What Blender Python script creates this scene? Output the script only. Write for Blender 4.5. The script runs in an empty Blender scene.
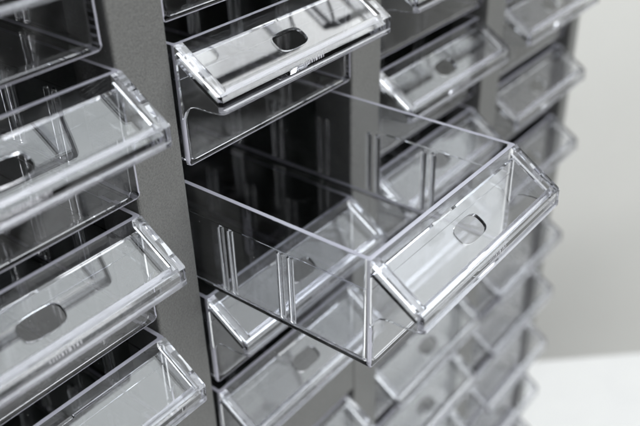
import bpy, bmesh, math, random
from mathutils import Vector, Matrix

random.seed(7)
S = 0.001                      # all sizes below are millimetres
scene = bpy.context.scene
COL = scene.collection

# ----------------------------------------------------------------- helpers
def mesh_from_bm(bm, name):
    bmesh.ops.recalc_face_normals(bm, faces=bm.faces)
    me = bpy.data.meshes.new(name)
    bm.to_mesh(me); bm.free()
    return me

def prism_bm(poly, a, b, axis='X', bm=None):
    """extrude the 2-D polygon between a and b along axis (mm).  X: poly is (y,z)"""
    bm = bm or bmesh.new()
    def P(u, v, w):
        return {'X': (w, u, v), 'Y': (u, w, v), 'Z': (u, v, w)}[axis]
    lo = [bm.verts.new(Vector(P(u, v, a)) * S) for u, v in poly]
    hi = [bm.verts.new(Vector(P(u, v, b)) * S) for u, v in poly]
    n = len(poly)
    bm.faces.new(lo[::-1]); bm.faces.new(hi)
    for i in range(n):
        j = (i + 1) % n
        bm.faces.new((lo[i], lo[j], hi[j], hi[i]))
    return bm

def box_bm(x0, x1, y0, y1, z0, z1, bm=None):
    return prism_bm([(y0, z0), (y1, z0), (y1, z1), (y0, z1)], x0, x1, 'X', bm)

def temp(me):
    o = bpy.data.objects.new('temp', me); COL.objects.link(o); return o

def evaluate(o, name):
    bpy.context.view_layer.update()
    dg = bpy.context.evaluated_depsgraph_get()
    me = bpy.data.meshes.new_from_object(o.evaluated_get(dg), depsgraph=dg)
    me.name = name
    return me

def combine(base, adds, cuts, name, bevel=0.0, seg=2, angle=28, keep=None):
    """boolean union / difference then an edge bevel; returns ONE clean mesh"""
    ob = temp(base); tmp = [ob]
    for me in adds:
        t = temp(me); tmp.append(t)
        m = ob.modifiers.new('u', 'BOOLEAN'); m.operation = 'UNION'; m.solver = 'EXACT'; m.object = t
    for me in cuts:
        t = temp(me); tmp.append(t)
        m = ob.modifiers.new('d', 'BOOLEAN'); m.operation = 'DIFFERENCE'; m.solver = 'EXACT'; m.object = t
    me = evaluate(ob, name)
    for t in tmp: bpy.data.objects.remove(t)
    if bevel:
        bm = bmesh.new(); bm.from_mesh(me)
        bmesh.ops.remove_doubles(bm, verts=bm.verts, dist=.004 * S)
        bmesh.ops.dissolve_limit(bm, angle_limit=math.radians(.4), verts=bm.verts, edges=bm.edges)
        ed = [e for e in bm.edges if len(e.link_faces) == 2 and e.calc_face_angle(0) > math.radians(angle)
              and not (keep and keep(e))]
        bmesh.ops.bevel(bm, geom=ed, offset=bevel * S, offset_type='OFFSET', segments=seg, profile=.5, affect='EDGES', clamp_overlap=True)
        bmesh.ops.recalc_face_normals(bm, faces=bm.faces)
        bm.to_mesh(me); bm.free()
    for p in me.polygons: p.use_smooth = False
    return me

def smooth(me, ang=32):
    for p in me.polygons: p.use_smooth = True
    me.set_sharp_from_angle(angle=math.radians(ang))

def link(name, me, mat=None, parent=None):
    o = bpy.data.objects.new(name, me); COL.objects.link(o)
    if mat and not me.materials: me.materials.append(mat)
    if parent: o.parent = parent
    return o

# --------------------------------------------------------------- materials
def newmat(name):
    m = bpy.data.materials.new(name); m.use_nodes = True
    nt = m.node_tree; nt.nodes.clear()
    out = nt.nodes.new('ShaderNodeOutputMaterial')
    return m, nt, out

def noise(nt, scale, detail=3, rough=.5, coord='Object', vec=None):
    n = nt.nodes.new('ShaderNodeTexNoise'); n.inputs['Scale'].default_value = scale
    n.inputs['Detail'].default_value = detail; n.inputs['Roughness'].default_value = rough
    if vec is None:
        tc = nt.nodes.new('ShaderNodeTexCoord'); vec = tc.outputs[coord]
    nt.links.new(vec, n.inputs['Vector'])
    return n

def ramp(nt, src, stops):
    r = nt.nodes.new('ShaderNodeValToRGB')
    e = r.color_ramp.elements
    e[0].position, e[0].color = stops[0][0], (*stops[0][1], 1)
    e[1].position, e[1].color = stops[-1][0], (*stops[-1][1], 1)
    for p, c in stops[1:-1]:
        k = e.new(p); k.color = (*c, 1)
    nt.links.new(src, r.inputs[0])
    return r

def clear_plastic(name, wave=0.0, wave_scale=60, dust=0.05, tint=(.984, .9865, .993)):
    m, nt, out = newmat(name)
    g = nt.nodes.new('ShaderNodeBsdfGlass'); g.inputs['IOR'].default_value = 1.53
    g.inputs['Color'].default_value = (*tint, 1); g.inputs['Roughness'].default_value = 0.0
    oi = nt.nodes.new('ShaderNodeObjectInfo')
    tc = nt.nodes.new('ShaderNodeTexCoord')
    add = nt.nodes.new('ShaderNodeVectorMath'); add.operation = 'ADD'
    nt.links.new(tc.outputs['Object'], add.inputs[0]); nt.links.new(oi.outputs['Location'], add.inputs[1])
    if wave:
        w = noise(nt, wave_scale, 2, .4, vec=add.outputs[0])
        b = nt.nodes.new('ShaderNodeBump'); b.inputs['Strength'].default_value = 1.0
        b.inputs['Distance'].default_value = wave * S
        nt.links.new(w.outputs['Fac'], b.inputs['Height'])
        nt.links.new(b.outputs[0], g.inputs['Normal'])
    # faint handling smears and dust specks lying on the plastic
    n1 = noise(nt, 110, 5, .62, vec=add.outputs[0])
    r1 = ramp(nt, n1.outputs['Fac'], [(.52, (0, 0, 0)), (.8, (1, 1, 1))])
    n2 = noise(nt, 900, 1, .5, vec=add.outputs[0])
    r2 = ramp(nt, n2.outputs['Fac'], [(.80, (0, 0, 0)), (.84, (1, 1, 1))])
    mx = nt.nodes.new('ShaderNodeMath'); mx.operation = 'MULTIPLY_ADD'
    nt.links.new(r1.outputs[0], mx.inputs[0]); mx.inputs[1].default_value = dust
    sp = nt.nodes.new('ShaderNodeMath'); sp.operation = 'MULTIPLY'; sp.inputs[1].default_value = .5
    nt.links.new(r2.outputs[0], sp.inputs[0]); nt.links.new(sp.outputs[0], mx.inputs[2])
    d = nt.nodes.new('ShaderNodeBsdfDiffuse'); d.inputs['Color'].default_value = (.8, .8, .8, 1)
    mix = nt.nodes.new('ShaderNodeMixShader')
    nt.links.new(mx.outputs[0], mix.inputs[0]); nt.links.new(g.outputs[0], mix.inputs[1]); nt.links.new(d.outputs[0], mix.inputs[2])
    nt.links.new(mix.outputs[0], out.inputs['Surface'])
    return m

def milky_plastic(name, fac=.45, rough=.22, col=(.78, .78, .9)):
    """slightly matt plastic; its default lavender is bluing tint plus painted glow of edge-guided light"""
    m, nt, out = newmat(name)
    g = nt.nodes.new('ShaderNodeBsdfGlass'); g.inputs['IOR'].default_value = 1.53
    g.inputs['Color'].default_value = (.96, .96, .99, 1); g.inputs['Roughness'].default_value = rough
    d = nt.nodes.new('ShaderNodeBsdfDiffuse'); d.inputs['Color'].default_value = (*col, 1)
    mix = nt.nodes.new('ShaderNodeMixShader'); mix.inputs[0].default_value = fac
    nt.links.new(g.outputs[0], mix.inputs[1]); nt.links.new(d.outputs[0], mix.inputs[2])
    nt.links.new(mix.outputs[0], out.inputs['Surface'])
    return m

def painted(name, c0, c1, scale, rough, bump, bscale):
    m, nt, out = newmat(name)
    p = nt.nodes.new('ShaderNodeBsdfPrincipled')
    n = noise(nt, scale, 4, .7)
    r = ramp(nt, n.outputs['Fac'], [(.32, c0), (.68, c1)])
    nt.links.new(r.outputs[0], p.inputs['Base Color'])
    p.inputs['Roughness'].default_value = rough
    if bump:
        b = nt.nodes.new('ShaderNodeBump'); b.inputs['Distance'].default_value = bump * S; b.inputs['Strength'].default_value = 1
        n2 = noise(nt, bscale, 3, .6)
        nt.links.new(n2.outputs['Fac'], b.inputs['Height']); nt.links.new(b.outputs[0], p.inputs['Normal'])
    nt.links.new(p.outputs[0], out.inputs['Surface'])
    return m

M_BOX = clear_plastic('clear_plastic_bin', wave=0.012, wave_scale=45)
M_HOOD = clear_plastic('clear_plastic_hood', wave=0.03, wave_scale=42, dust=.03)
M_EDGE = milky_plastic('edge_glow_plastic')  # pale colour paints the sheet's edge glow and corner glare
M_SOFT = milky_plastic('matt_plastic_underside', .14, .12, (.8, .8, .84))
M_MARK = milky_plastic('matt_plastic_mark', .6, .45, (.62, .62, .66))
M_RIB = clear_plastic('clear_plastic_rib', dust=.0)
M_STEEL = painted('grey_textured_paint', (.080, .081, .078), (.150, .152, .147), 2300, .42, .20, 2100)
M_DARK = painted('dark_interior', (.028, .033, .029), (.045, .052, .046), 600, .55, 0, 0)  # dark tone for the cabinet's inner walls, rails and back
M_TABLE = painted('white_laminate', (.63, .63, .63), (.66, .66, .655), 30, .45, 0, 0)
M_WALL = painted('pale_grey_wall_paint', (.79, .795, .765), (.815, .82, .79), 6, .8, .3, 400)
M_FLOOR = painted('grey_floor', (.06, .058, .055), (.09, .087, .082), 4, .6, 0, 0)

# ------------------------------------------------------------ drawer shape
W, H, P, CX = 60.0, 28.2, 32.5, 75.5
DEPTH = 112.0
LY, Z1, Z2 = 12.4, 8.2, 12.1

def ring(bm, ins, z, r, n=4):
    """rounded rectangle of the drawer outline, inset by ins (or by a pair: sides, front), at height z"""
    ix, iy = ins if isinstance(ins, tuple) else (ins, ins)
    x0, x1, y0, y1 = ix, W - ix, iy, DEPTH - iy
    r = max(r, .08); v = []
    for cx, cy, a0 in ((x1 - r, y1 - r, 0), (x0 + r, y1 - r, 90), (x0 + r, y0 + r, 180), (x1 - r, y0 + r, 270)):
        for k in range(n + 1):
            a = math.radians(a0 + 90 * k / n)
            v.append(bm.verts.new(Vector((cx + r * math.cos(a) - W / 2, cy + r * math.sin(a), z)) * S))
    return v

def bin_mesh():
    bm = bmesh.new()
    seq = [((1.5, .38), 0.0, .3), ((.95, .18), .1, .36), ((.5, .06), .38, .4), ((.2, 0), .78, .45), ((.05, 0), 1.2, .48), (0.0, 1.6, .75),
           (0, H - .12, .75), (.03, H - .03, .72), (.12, H, .65),
           (.98, H, .5), (1.07, H - .03, .55), (1.1, H - .12, .6), (1.14, 20.5, .7), (1.24, 20.2, .7),
           (1.40, 2.0, .9), ((1.55, 1.45), 1.45, .9), ((1.85, 1.5), 1.0, 1.0), ((2.3, 1.65), .7, 1.0), ((2.9, 2.0), .56, 1.0)]
    rs = [ring(bm, i, z, r) for i, z, r in seq]
    for a, b in zip(rs, rs[1:]):
        n = len(a)
        for i in range(n):
            j = (i + 1) % n
            bm.faces.new((a[i], a[j], b[j], b[i]))
    bm.faces.new(rs[0][::-1]); bm.faces.new(rs[-1])
    bm.normal_update()
    for f in bm.faces:
        c = f.calc_center_median() / S
        if c.z > H - .3 and abs(f.normal.z) > .5: f.material_index = 1
        if c.y < .8 and abs(f.normal.x) > .1 and abs(f.normal.y) > .1 and abs(c.x) > W / 2 - .8: f.material_index = 1
        if c.z < .3 and abs(f.normal.z) < .99: f.material_index = 1
    me = mesh_from_bm(bm, 'bin')
    me.materials.append(M_BOX); me.materials.append(M_EDGE)
    return me

def rib_mesh():
    """two slim half-round ribs side by side: the slot that takes a divider.  Local x = inwards"""
    bm = bmesh.new()
    zb, zt = 1.75, 19.9
    for yc in (-1.45, 1.45):
        rows = []
        for k in range(9):
            if k < 2: z, f = (zb, zt - 1.1)[k], 1.0
            else:
                a = math.radians(90 * (k - 1) / 7); z, f = zt - 1.1 + 1.1 * math.sin(a), max(math.cos(a), .06)
            row = []
            for q in range(11):
                t = math.pi * q / 10
                row.append(bm.verts.new(Vector((.02 + 1.0 * f * math.sin(t) , yc + .82 * f * math.cos(t), z)) * S))
            rows.append(row)
        for a, b in zip(rows, rows[1:]):
            for i in range(10): bm.faces.new((a[i], a[i + 1], b[i + 1], b[i]))
            bm.faces.new((a[10], a[0], b[0], b[10]))
        bm.faces.new(rows[0]); bm.faces.new(rows[-1])
    me = mesh_from_bm(bm, 'rib'); smooth(me, 50)
    return me

def hood_mesh():
    """the sloping label hood: two webs with raised bars, a recessed panel with a finger hole, a lip"""
    def pp(lst): return [(-o, H - d) for o, d in lst]
    web = [(.02, .02 * Z1 / LY), (LY, Z1), (LY, Z2), (10.3, 12.4), (7.9, 12.65), (5.4, 12.68), (3.6, 12.85), (2.2, 13.35), (1.1, 14.5), (.02, 16.6)]
    k1 = Z1 / LY
    bar = [(.02, .02 * k1), (11.5, 11.5 * k1), (11.5, 11.5 * k1 + 1.75), (.02, .02 * k1 + 1.75)]
    slope = (10.55 - 3.1) / 11.6
    panel = [(.02, 3.1), (11.6, 10.55), (11.6, 11.6), (.02, 4.15)]
    lip = [(10.75, 10.75 * k1), (LY, Z1), (LY, 11.0), (12.75, 11.25), (12.75, 12.1), (10.75, 12.1)]
    h = W / 2
    base = mesh_from_bm(prism_bm(pp(panel), -h + .5, h - .5), 'p')
    adds = []
    for s in (-1, 1):
        a, b = sorted((s * h, s * (h - 1.15))); adds.append(mesh_from_bm(prism_bm(pp(web), a, b), 'w'))
        a, b = sorted((s * h, s * (h - 2.5))); adds.append(mesh_from_bm(prism_bm(pp(bar), a, b), 'r'))
    adds.append(mesh_from_bm(prism_bm(pp(lip), -h, h), 'l'))
    # stadium finger hole, cut square to the panel
    bm = bmesh.new(); L, R, n = 4.9, 2.65, 10
    ang = math.atan(slope); oc = 4.9; dc = 3.1 + slope * oc + .65
    pts = []
    for k in range(4 * n):
        t = 2 * math.pi * k / (4 * n)
        c, s_ = math.cos(t), math.sin(t)
        pts.append((L * math.copysign(abs(c) ** .62, c), R * math.copysign(abs(s_) ** .62, s_)))
    lo, hi = [], []
    for x, v in pts:
        for lst, q in ((lo, -2), (hi, 2)):
            o = oc + v * math.cos(ang) + q * math.sin(ang); d = dc + v * math.sin(ang) - q * math.cos(ang)
            lst.append(bm.verts.new(Vector((x, -o, H - d)) * S))
    bm.faces.new(lo[::-1]); bm.faces.new(hi)
    for i in range(len(lo)):
        j = (i + 1) % len(lo); bm.faces.new((lo[i], lo[j], hi[j], hi[i]))
    cut = mesh_from_bm(bm, 'c')
    cuts = [cut]
    for sx in (-1, 1):          # rounded outer corners of the lip
        rr = 1.1; px, po = sx * (h + .4), LY + .75
        poly = [(px, -(po - .4 - rr) ), (sx * h, -(po - .4 - rr))]
        for k in range(1, 7):
            a = math.radians(90 * k / 6)
            poly.append((sx * (h - rr + rr * math.cos(a)), -(po - .4 - rr + rr * math.sin(a))))
        poly += [(sx * (h - rr), -(po + .4)), (px, -(po + .4))]
        cuts.append(mesh_from_bm(prism_bm(poly, H - 14, H + 2, 'Z'), 'k'))
    def back(e): return all(v.co.y > -.1 * S for v in e.verts)
    me = combine(base, adds, cuts, 'hood', bevel=.11, seg=1, angle=33, keep=back)
    me.materials.clear(); me.materials.append(M_HOOD); me.materials.append(M_SOFT)
    for f in me.polygons:                       # the moulding is matt behind the lip and under the bars
        c = f.center / S; o = -c.y; d = H - c.z; nn = f.normal
        if abs(c.x) > h - 2.4 and nn.z < -.5 and abs(nn.x) < .3 and d < Z1 / LY * o + 2.4: f.material_index = 1
        if abs(c.x) > h - 2.4 and nn.z > .5 and abs(nn.x) < .3 and d < Z1 / LY * o + .5: f.material_index = 1
        if nn.y > .9 and abs(o - 10.75) < .1 and d > 11: f.material_index = 1
        if nn.z < -.9 and o > 10.7 and d > 11.9: f.material_index = 1
    return me

def emboss_mesh():
    """a run of small raised moulding strokes along the middle of the lip"""
    bm = bmesh.new(); x = -4.2
    pat = [(.4, .6), (.4, .5), (.4, .5), (.4, .5), (.7, .5), (.4, .5), (1.1, .5), (.4, .5), (.8, .5), (.4, .5)]
    for w, g in pat:
        z0, z1 = H - 10.1, H - 9.3
        prism_bm([(-12.42, z0), (-12.50, z0 + .12), (-12.50, z1 - .12), (-12.42, z1)], x, x + .6 * w, 'X', bm)
        x += .72 * (w + g)
    me = mesh_from_bm(bm, 'emboss'); return me

ME_BIN, ME_HOOD, ME_RIB, ME_EMB = bin_mesh(), hood_mesh(), rib_mesh(), emboss_mesh()
RIB_Y = (23.0, 40.6, 58.2, 75.8, 93.4)

def make_drawer():
    root = bpy.data.objects.new('storage_drawer', None); COL.objects.link(root)
    root.empty_display_size = .01
    link('bin', ME_BIN, M_BOX, root)
    hd = link('label_hood', ME_HOOD, M_HOOD, root)
    link('embossed_mark', ME_EMB, M_MARK, hd)
    for s in (-1, 1):
        for y in RIB_Y:
            r = link('divider_slot', ME_RIB, M_RIB, root)
            r.location = (s * (W / 2 - 1.40) * S, y * S, 0)
            r.rotation_euler = (0, 0, 0 if s < 0 else math.pi)
    return root

def copy_tree(o, parent=None):
    c = o.copy(); COL.objects.link(c)
    if parent: c.parent = parent
    for ch in o.children: copy_tree(ch, c)
    return c

def row_z(r): return -P * r - (16.0 if r >= 3 else 0.0)

FIT = {(-1, -1): (.9, 2.2, -.4), (-1, -2): (-.8, .5, .3), (-1, 0): (.35, 1.6, -.3), (-1, 1): (.16, 3.1, 0),
       (0, -1): (-.16, 1.2, -.8), (0, 1): (.26, 1.1, -.2), (0, 2): (.9, .5, -.1), (1, -1): (.1, -1.2, -.2),
       (1, 0): (.9, -1.9, .4), (1, 1): (-.4, -1.1, .06), (2, 0): (-.1, -1.8, 0), (2, 1): (-.4, -2.7, 0), (2, 2): (.26, -1.6, -.2)}
OUT = 50.1
COLNAME = {-1: 'leftmost column', 0: 'column of the pulled-out drawer', 1: 'third column from the left', 2: 'rightmost column beside the wall'}
SPAN = {-1: range(-2, 3), 0: range(-2, 5), 1: range(-2, 6), 2: range(-1, 8)}
LAB = {
 (-1,-2): 'closed clear drawer cut off by the top left corner of the picture',
 (-1,-1): 'closed clear drawer in the leftmost column, left of the drawer above the pulled-out one',
 (-1, 0): 'closed clear drawer in the leftmost column with its whole oval hole at the picture edge',
 (-1, 1): 'closed clear drawer in the bottom left corner of the picture, hole at the frame edge',
 (-1, 2): 'lowest clear drawer of the leftmost column, below the picture edge',
 (0, -2): 'closed clear drawer at the top edge, second above the pulled-out drawer',
 (0, -1): 'closed clear drawer directly above the pulled-out drawer, brightest white hood and dark hole',
 (0, 0): 'clear plastic drawer pulled far out of the cabinet, empty, with ribbed side walls',
 (0, 1): 'closed clear drawer directly below the pulled-out one, seen through its side',
 (0, 2): 'closed clear drawer above the grey crossbar, hole showing under the pulled-out drawer',
 (0, 3): 'closed clear drawer below the crossbar in the pulled-out drawer\'s column, at the bottom edge',
 (0, 4): 'lowest clear drawer under the pulled-out one, below the picture edge',
 (1,-2): 'highest clear drawer of the third column, above the picture edge',
 (1,-1): 'closed clear drawer in the third column, only its lip showing at the top edge',
 (1, 0): 'closed clear drawer in the third column, small dark hole, above the pulled-out drawer\'s rim',
 (1, 1): 'closed clear drawer of the third column seen through the pulled-out drawer\'s right wall',
 (1, 2): 'closed clear drawer of the third column hidden behind the pulled-out drawer\'s sloping hood',
 (1, 3): 'blurred clear drawer of the third column, first under the crossbar, below the pulled-out drawer',
 (1, 4): 'blurred clear drawer of the third column, second under the crossbar',
 (1, 5): 'blurred clear drawer of the third column at the bottom edge, third under the crossbar',
 (2,-1): 'highest clear drawer of the rightmost column, above the picture edge',
 (2, 0): 'blurred clear drawer of the rightmost column cut by the top edge',
 (2, 1): 'blurred clear drawer of the rightmost column, second from the top, hole visible',
 (2, 2): 'blurred clear drawer of the rightmost column, just above the pulled-out drawer\'s far corner',
 (2, 3): 'blurred clear drawer of the rightmost column, first below the crossbar, behind the pulled-out hood',
 (2, 4): 'blurred clear drawer of the rightmost column, second below the crossbar',
 (2, 5): 'blurred clear drawer of the rightmost column, level with the white table\'s far edge',
 (2, 6): 'blurred clear drawer of the rightmost column with the white table right behind its tip',
 (2, 7): 'blurred clear drawer of the rightmost column, lowest one at the bottom edge',
}
proto = None
for c in (-1, 0, 1, 2):
    for r in SPAN[c]:
        if proto is None:
            d = proto = make_drawer()
        else:
            d = copy_tree(proto)
        dx, dy, dz = FIT.get((c, r), (random.uniform(-.4, .4), random.uniform(-1.2, .6) - (1.0 if c > 0 else 0), 0))
        dy = -dy
        if (c, r) == (0, 0): dx, dy, dz = 0, -OUT, 0
        d.location = Vector((c * CX + W / 2 + dx, dy, row_z(r) - H - dz * .3)) * S
        if (c, r) == (0, 0): d.rotation_euler = (0, 0, 0)
        d['label'] = LAB[(c, r)]
        d['category'] = 'drawer'
        d['group'] = 'clear plastic drawers of the cabinet'

# ----------------------------------------------------------------- cabinet
cab = bpy.data.objects.new('drawer_cabinet', None); COL.objects.link(cab)
cab['label'] = 'grey textured metal cabinet holding columns of clear plastic drawers on a white table'
cab['category'] = 'cabinet'
YF, YB = -0.8, 118.0
ZT, ZB = 65 + 4.2 + 9, row_z(8) - H - 5
cab.location = Vector((CX + W / 2 - CX * .5, 60, ZB - 9)) * S
inv = cab.location.copy()

def cpart(name, bm, mat, bevel=0.0):
    me = mesh_from_bm(bm, name)
    if bevel: me = combine(me, [], [], name, bevel=bevel, seg=3)
    me.transform(Matrix.Translation(-inv))
    o = link(name, me, mat, cab)
    return o

# front posts between the columns; the two outer ones are the cabinet's sides
for c in (-1, 0, 1, 2):
    if c < 2:
        cpart('divider_post', box_bm(c * CX + W + .75, (c + 1) * CX - 1.15, YF, YF + 13, ZB, ZT), M_STEEL, .7)
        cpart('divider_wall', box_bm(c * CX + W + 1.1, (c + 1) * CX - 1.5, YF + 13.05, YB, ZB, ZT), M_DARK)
cpart('side_panel', box_bm(-CX - 9.5, -CX - 1.15, YF, YB, ZB, ZT), M_STEEL, .9)
cpart('side_panel', box_bm(2 * CX + W + .75, 2 * CX + W + 8.6, YF, YB, ZB, ZT), M_STEEL, .9)
cpart('side_inner', box_bm(2 * CX + W + .45, 2 * CX + W + .7, YF + 8, YB, ZB, ZT), M_DARK)
cpart('side_inner', box_bm(-CX - 1.1, -CX - .85, YF + 8, YB, ZB, ZT), M_DARK)
cpart('top_panel', box_bm(-CX - 9.5, 2 * CX + W + 8.6, YF, YB, ZT + .02, ZT + 8), M_STEEL, .9)
cpart('base_panel', box_bm(-CX - 9.5, 2 * CX + W + 8.6, YF, YB, ZB - 9, ZB - .02), M_STEEL, .9)
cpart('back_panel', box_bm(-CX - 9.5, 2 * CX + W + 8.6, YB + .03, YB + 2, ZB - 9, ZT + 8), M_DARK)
for c in (-1, 0, 1, 2):
    x0, x1 = c * CX - 1.12, c * CX + W + .72
    cpart('crossbar', box_bm(x0, x1, YF + .12, YF + 13, row_z(3) + 4.1, row_z(2) - H - .6), M_STEEL, .4)
    for r in range(-2, 9):
        for s in (0, 1):
            a, b = (c * CX - 1.4, c * CX + 3) if s == 0 else (c * CX + W - 3, c * CX + W + 1.0)
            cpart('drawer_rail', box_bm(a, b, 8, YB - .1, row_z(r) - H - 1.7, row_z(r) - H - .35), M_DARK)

# ----------------------------------------------------------------- setting
ZTAB = ZB - 9.0
# far edge of the tabletop as the picture shows it (line n.x = c on the table plane)
k = (ZTAB + 300) / -30.0
A = Vector((317.18 + k * 32.32, 28.84 + k * 11.68)); B = Vector((366.27 + k * 36.1, -23.07 + k * 7.7))
t = (B - A).normalized(); n = Vector((-t.y, t.x))
if n.x < 0: n = -n
cE = n.dot(A)
ang = math.atan2(t.y, t.x)
def setting(name, bm, mat):
    o = link(name, mesh_from_bm(bm, name), mat); o['kind'] = 'structure'; return o
def frame_box(u0, u1, v0, v1, z0, z1):
    """box in the (t, n) frame of the table edge"""
    bm = bmesh.new()
    pts = [t * u + n * v for u, v in ((u0, v0), (u1, v0), (u1, v1), (u0, v1))]
    return prism_bm([(p.x, p.y) for p in pts], z0, z1, 'Z', bm)
tb = link('tabletop', combine(mesh_from_bm(frame_box(-800, 660, cE - 442, cE, ZTAB - 25, ZTAB), 'tabletop'), [], [], 'tabletop', bevel=2, seg=3), M_TABLE)
tb['kind'] = 'structure'
setting('back_wall', frame_box(-4000, 4000, cE + 380, cE + 430, -1050, 420), M_WALL)
setting('floor', frame_box(-4000, 4000, cE - 4000, cE + 380, -1100, -1050), M_FLOOR)

# ------------------------------------------------------------------ lights
w = bpy.data.worlds.new('World'); scene.world = w; w.use_nodes = True
nt = w.node_tree; bg = nt.nodes['Background']
tc = nt.nodes.new('ShaderNodeTexCoord'); sx = nt.nodes.new('ShaderNodeSeparateXYZ')
nt.links.new(tc.outputs['Generated'], sx.inputs[0])
mr = nt.nodes.new('ShaderNodeMapRange'); mr.inputs['From Min'].default_value = -.15; mr.inputs['From Max'].default_value = .45
nt.links.new(sx.outputs['Z'], mr.inputs['Value'])
rp = ramp(nt, mr.outputs[0], [(0, (.14, .14, .14)), (1, (.5, .51, .52))])
nt.links.new(rp.outputs[0], bg.inputs['Color']); bg.inputs['Strength'].default_value = 1.0

def area(name, d, dist, sx_, sy_, radiance, col=(1, 1, 1), roll=0):
    l = bpy.data.lights.new(name, 'AREA'); l.shape = 'RECTANGLE'; l.size = sx_; l.size_y = sy_
    l.energy = radiance * math.pi * sx_ * sy_; l.color = col
    o = bpy.data.objects.new(name, l); COL.objects.link(o)
    d = Vector(d).normalized(); o.location = d * dist
    o.rotation_euler = d.to_track_quat('Z', 'Y').to_euler()
    return o
area('window_softbox', (.70, -.03, .71), 1.5, .56, .44, 3.2, (1, .995, .985))
area('ceiling_softbox', (.49, -.14, .86), 2.4, 2.7, 2.5, 1.75, (.92, .98, 1))
area('overhead_softbox', (.42, -.18, .89), 1.6, .85, .6, 1.45, (.92, .985, 1))

area('wall_fill', (.12, -1, .33), 2.0, 1.4, .9, 9.2, (1, 1, .995))  # added fill to brighten the back wall, not a known source

# ------------------------------------------------------------------ camera
cam = bpy.data.cameras.new('Camera'); co = bpy.data.objects.new('Camera', cam); COL.objects.link(co)
yaw, pitch, roll, f = .88305, -.56021, -.03077, 812.78
fw = Vector((math.sin(yaw) * math.cos(pitch), math.cos(yaw) * math.cos(pitch), math.sin(pitch)))
rt = Vector((math.cos(yaw), -math.sin(yaw), 0)); up = rt.cross(fw)
r2 = rt * math.cos(roll) + up * math.sin(roll); u2 = -rt * math.sin(roll) + up * math.cos(roll)
mw = Matrix(((r2.x, u2.x, -fw.x, 0), (r2.y, u2.y, -fw.y, 0), (r2.z, u2.z, -fw.z, 0), (0, 0, 0, 1)))
mw.translation = Vector((-103.69, -123.23, 90.60)) * S
co.matrix_world = mw
cam.sensor_width = 36; cam.lens = f * 36 / 640
cam.clip_start = .005; cam.clip_end = 30
cam.dof.use_dof = True; cam.dof.focus_distance = .178; cam.dof.aperture_fstop = 13
cam.dof.aperture_blades = 7
scene.camera = co

# ------------------------------------------------------------------ render
scene.render.engine = 'CYCLES'
cy = scene.cycles
cy.max_bounces = 40; cy.transmission_bounces = 40; cy.glossy_bounces = 12; cy.diffuse_bounces = 4
cy.transparent_max_bounces = 32
cy.caustics_reflective = True; cy.caustics_refractive = True; cy.blur_glossy = .2
cy.sample_clamp_indirect = 6; cy.use_denoising = True
try: cy.denoiser = 'OPENIMAGEDENOISE'
except Exception: pass
vs = scene.view_settings
vs.view_transform = 'Standard'; vs.look = 'None'; vs.gamma = 1; vs.exposure = 0; vs.use_curve_mapping = False
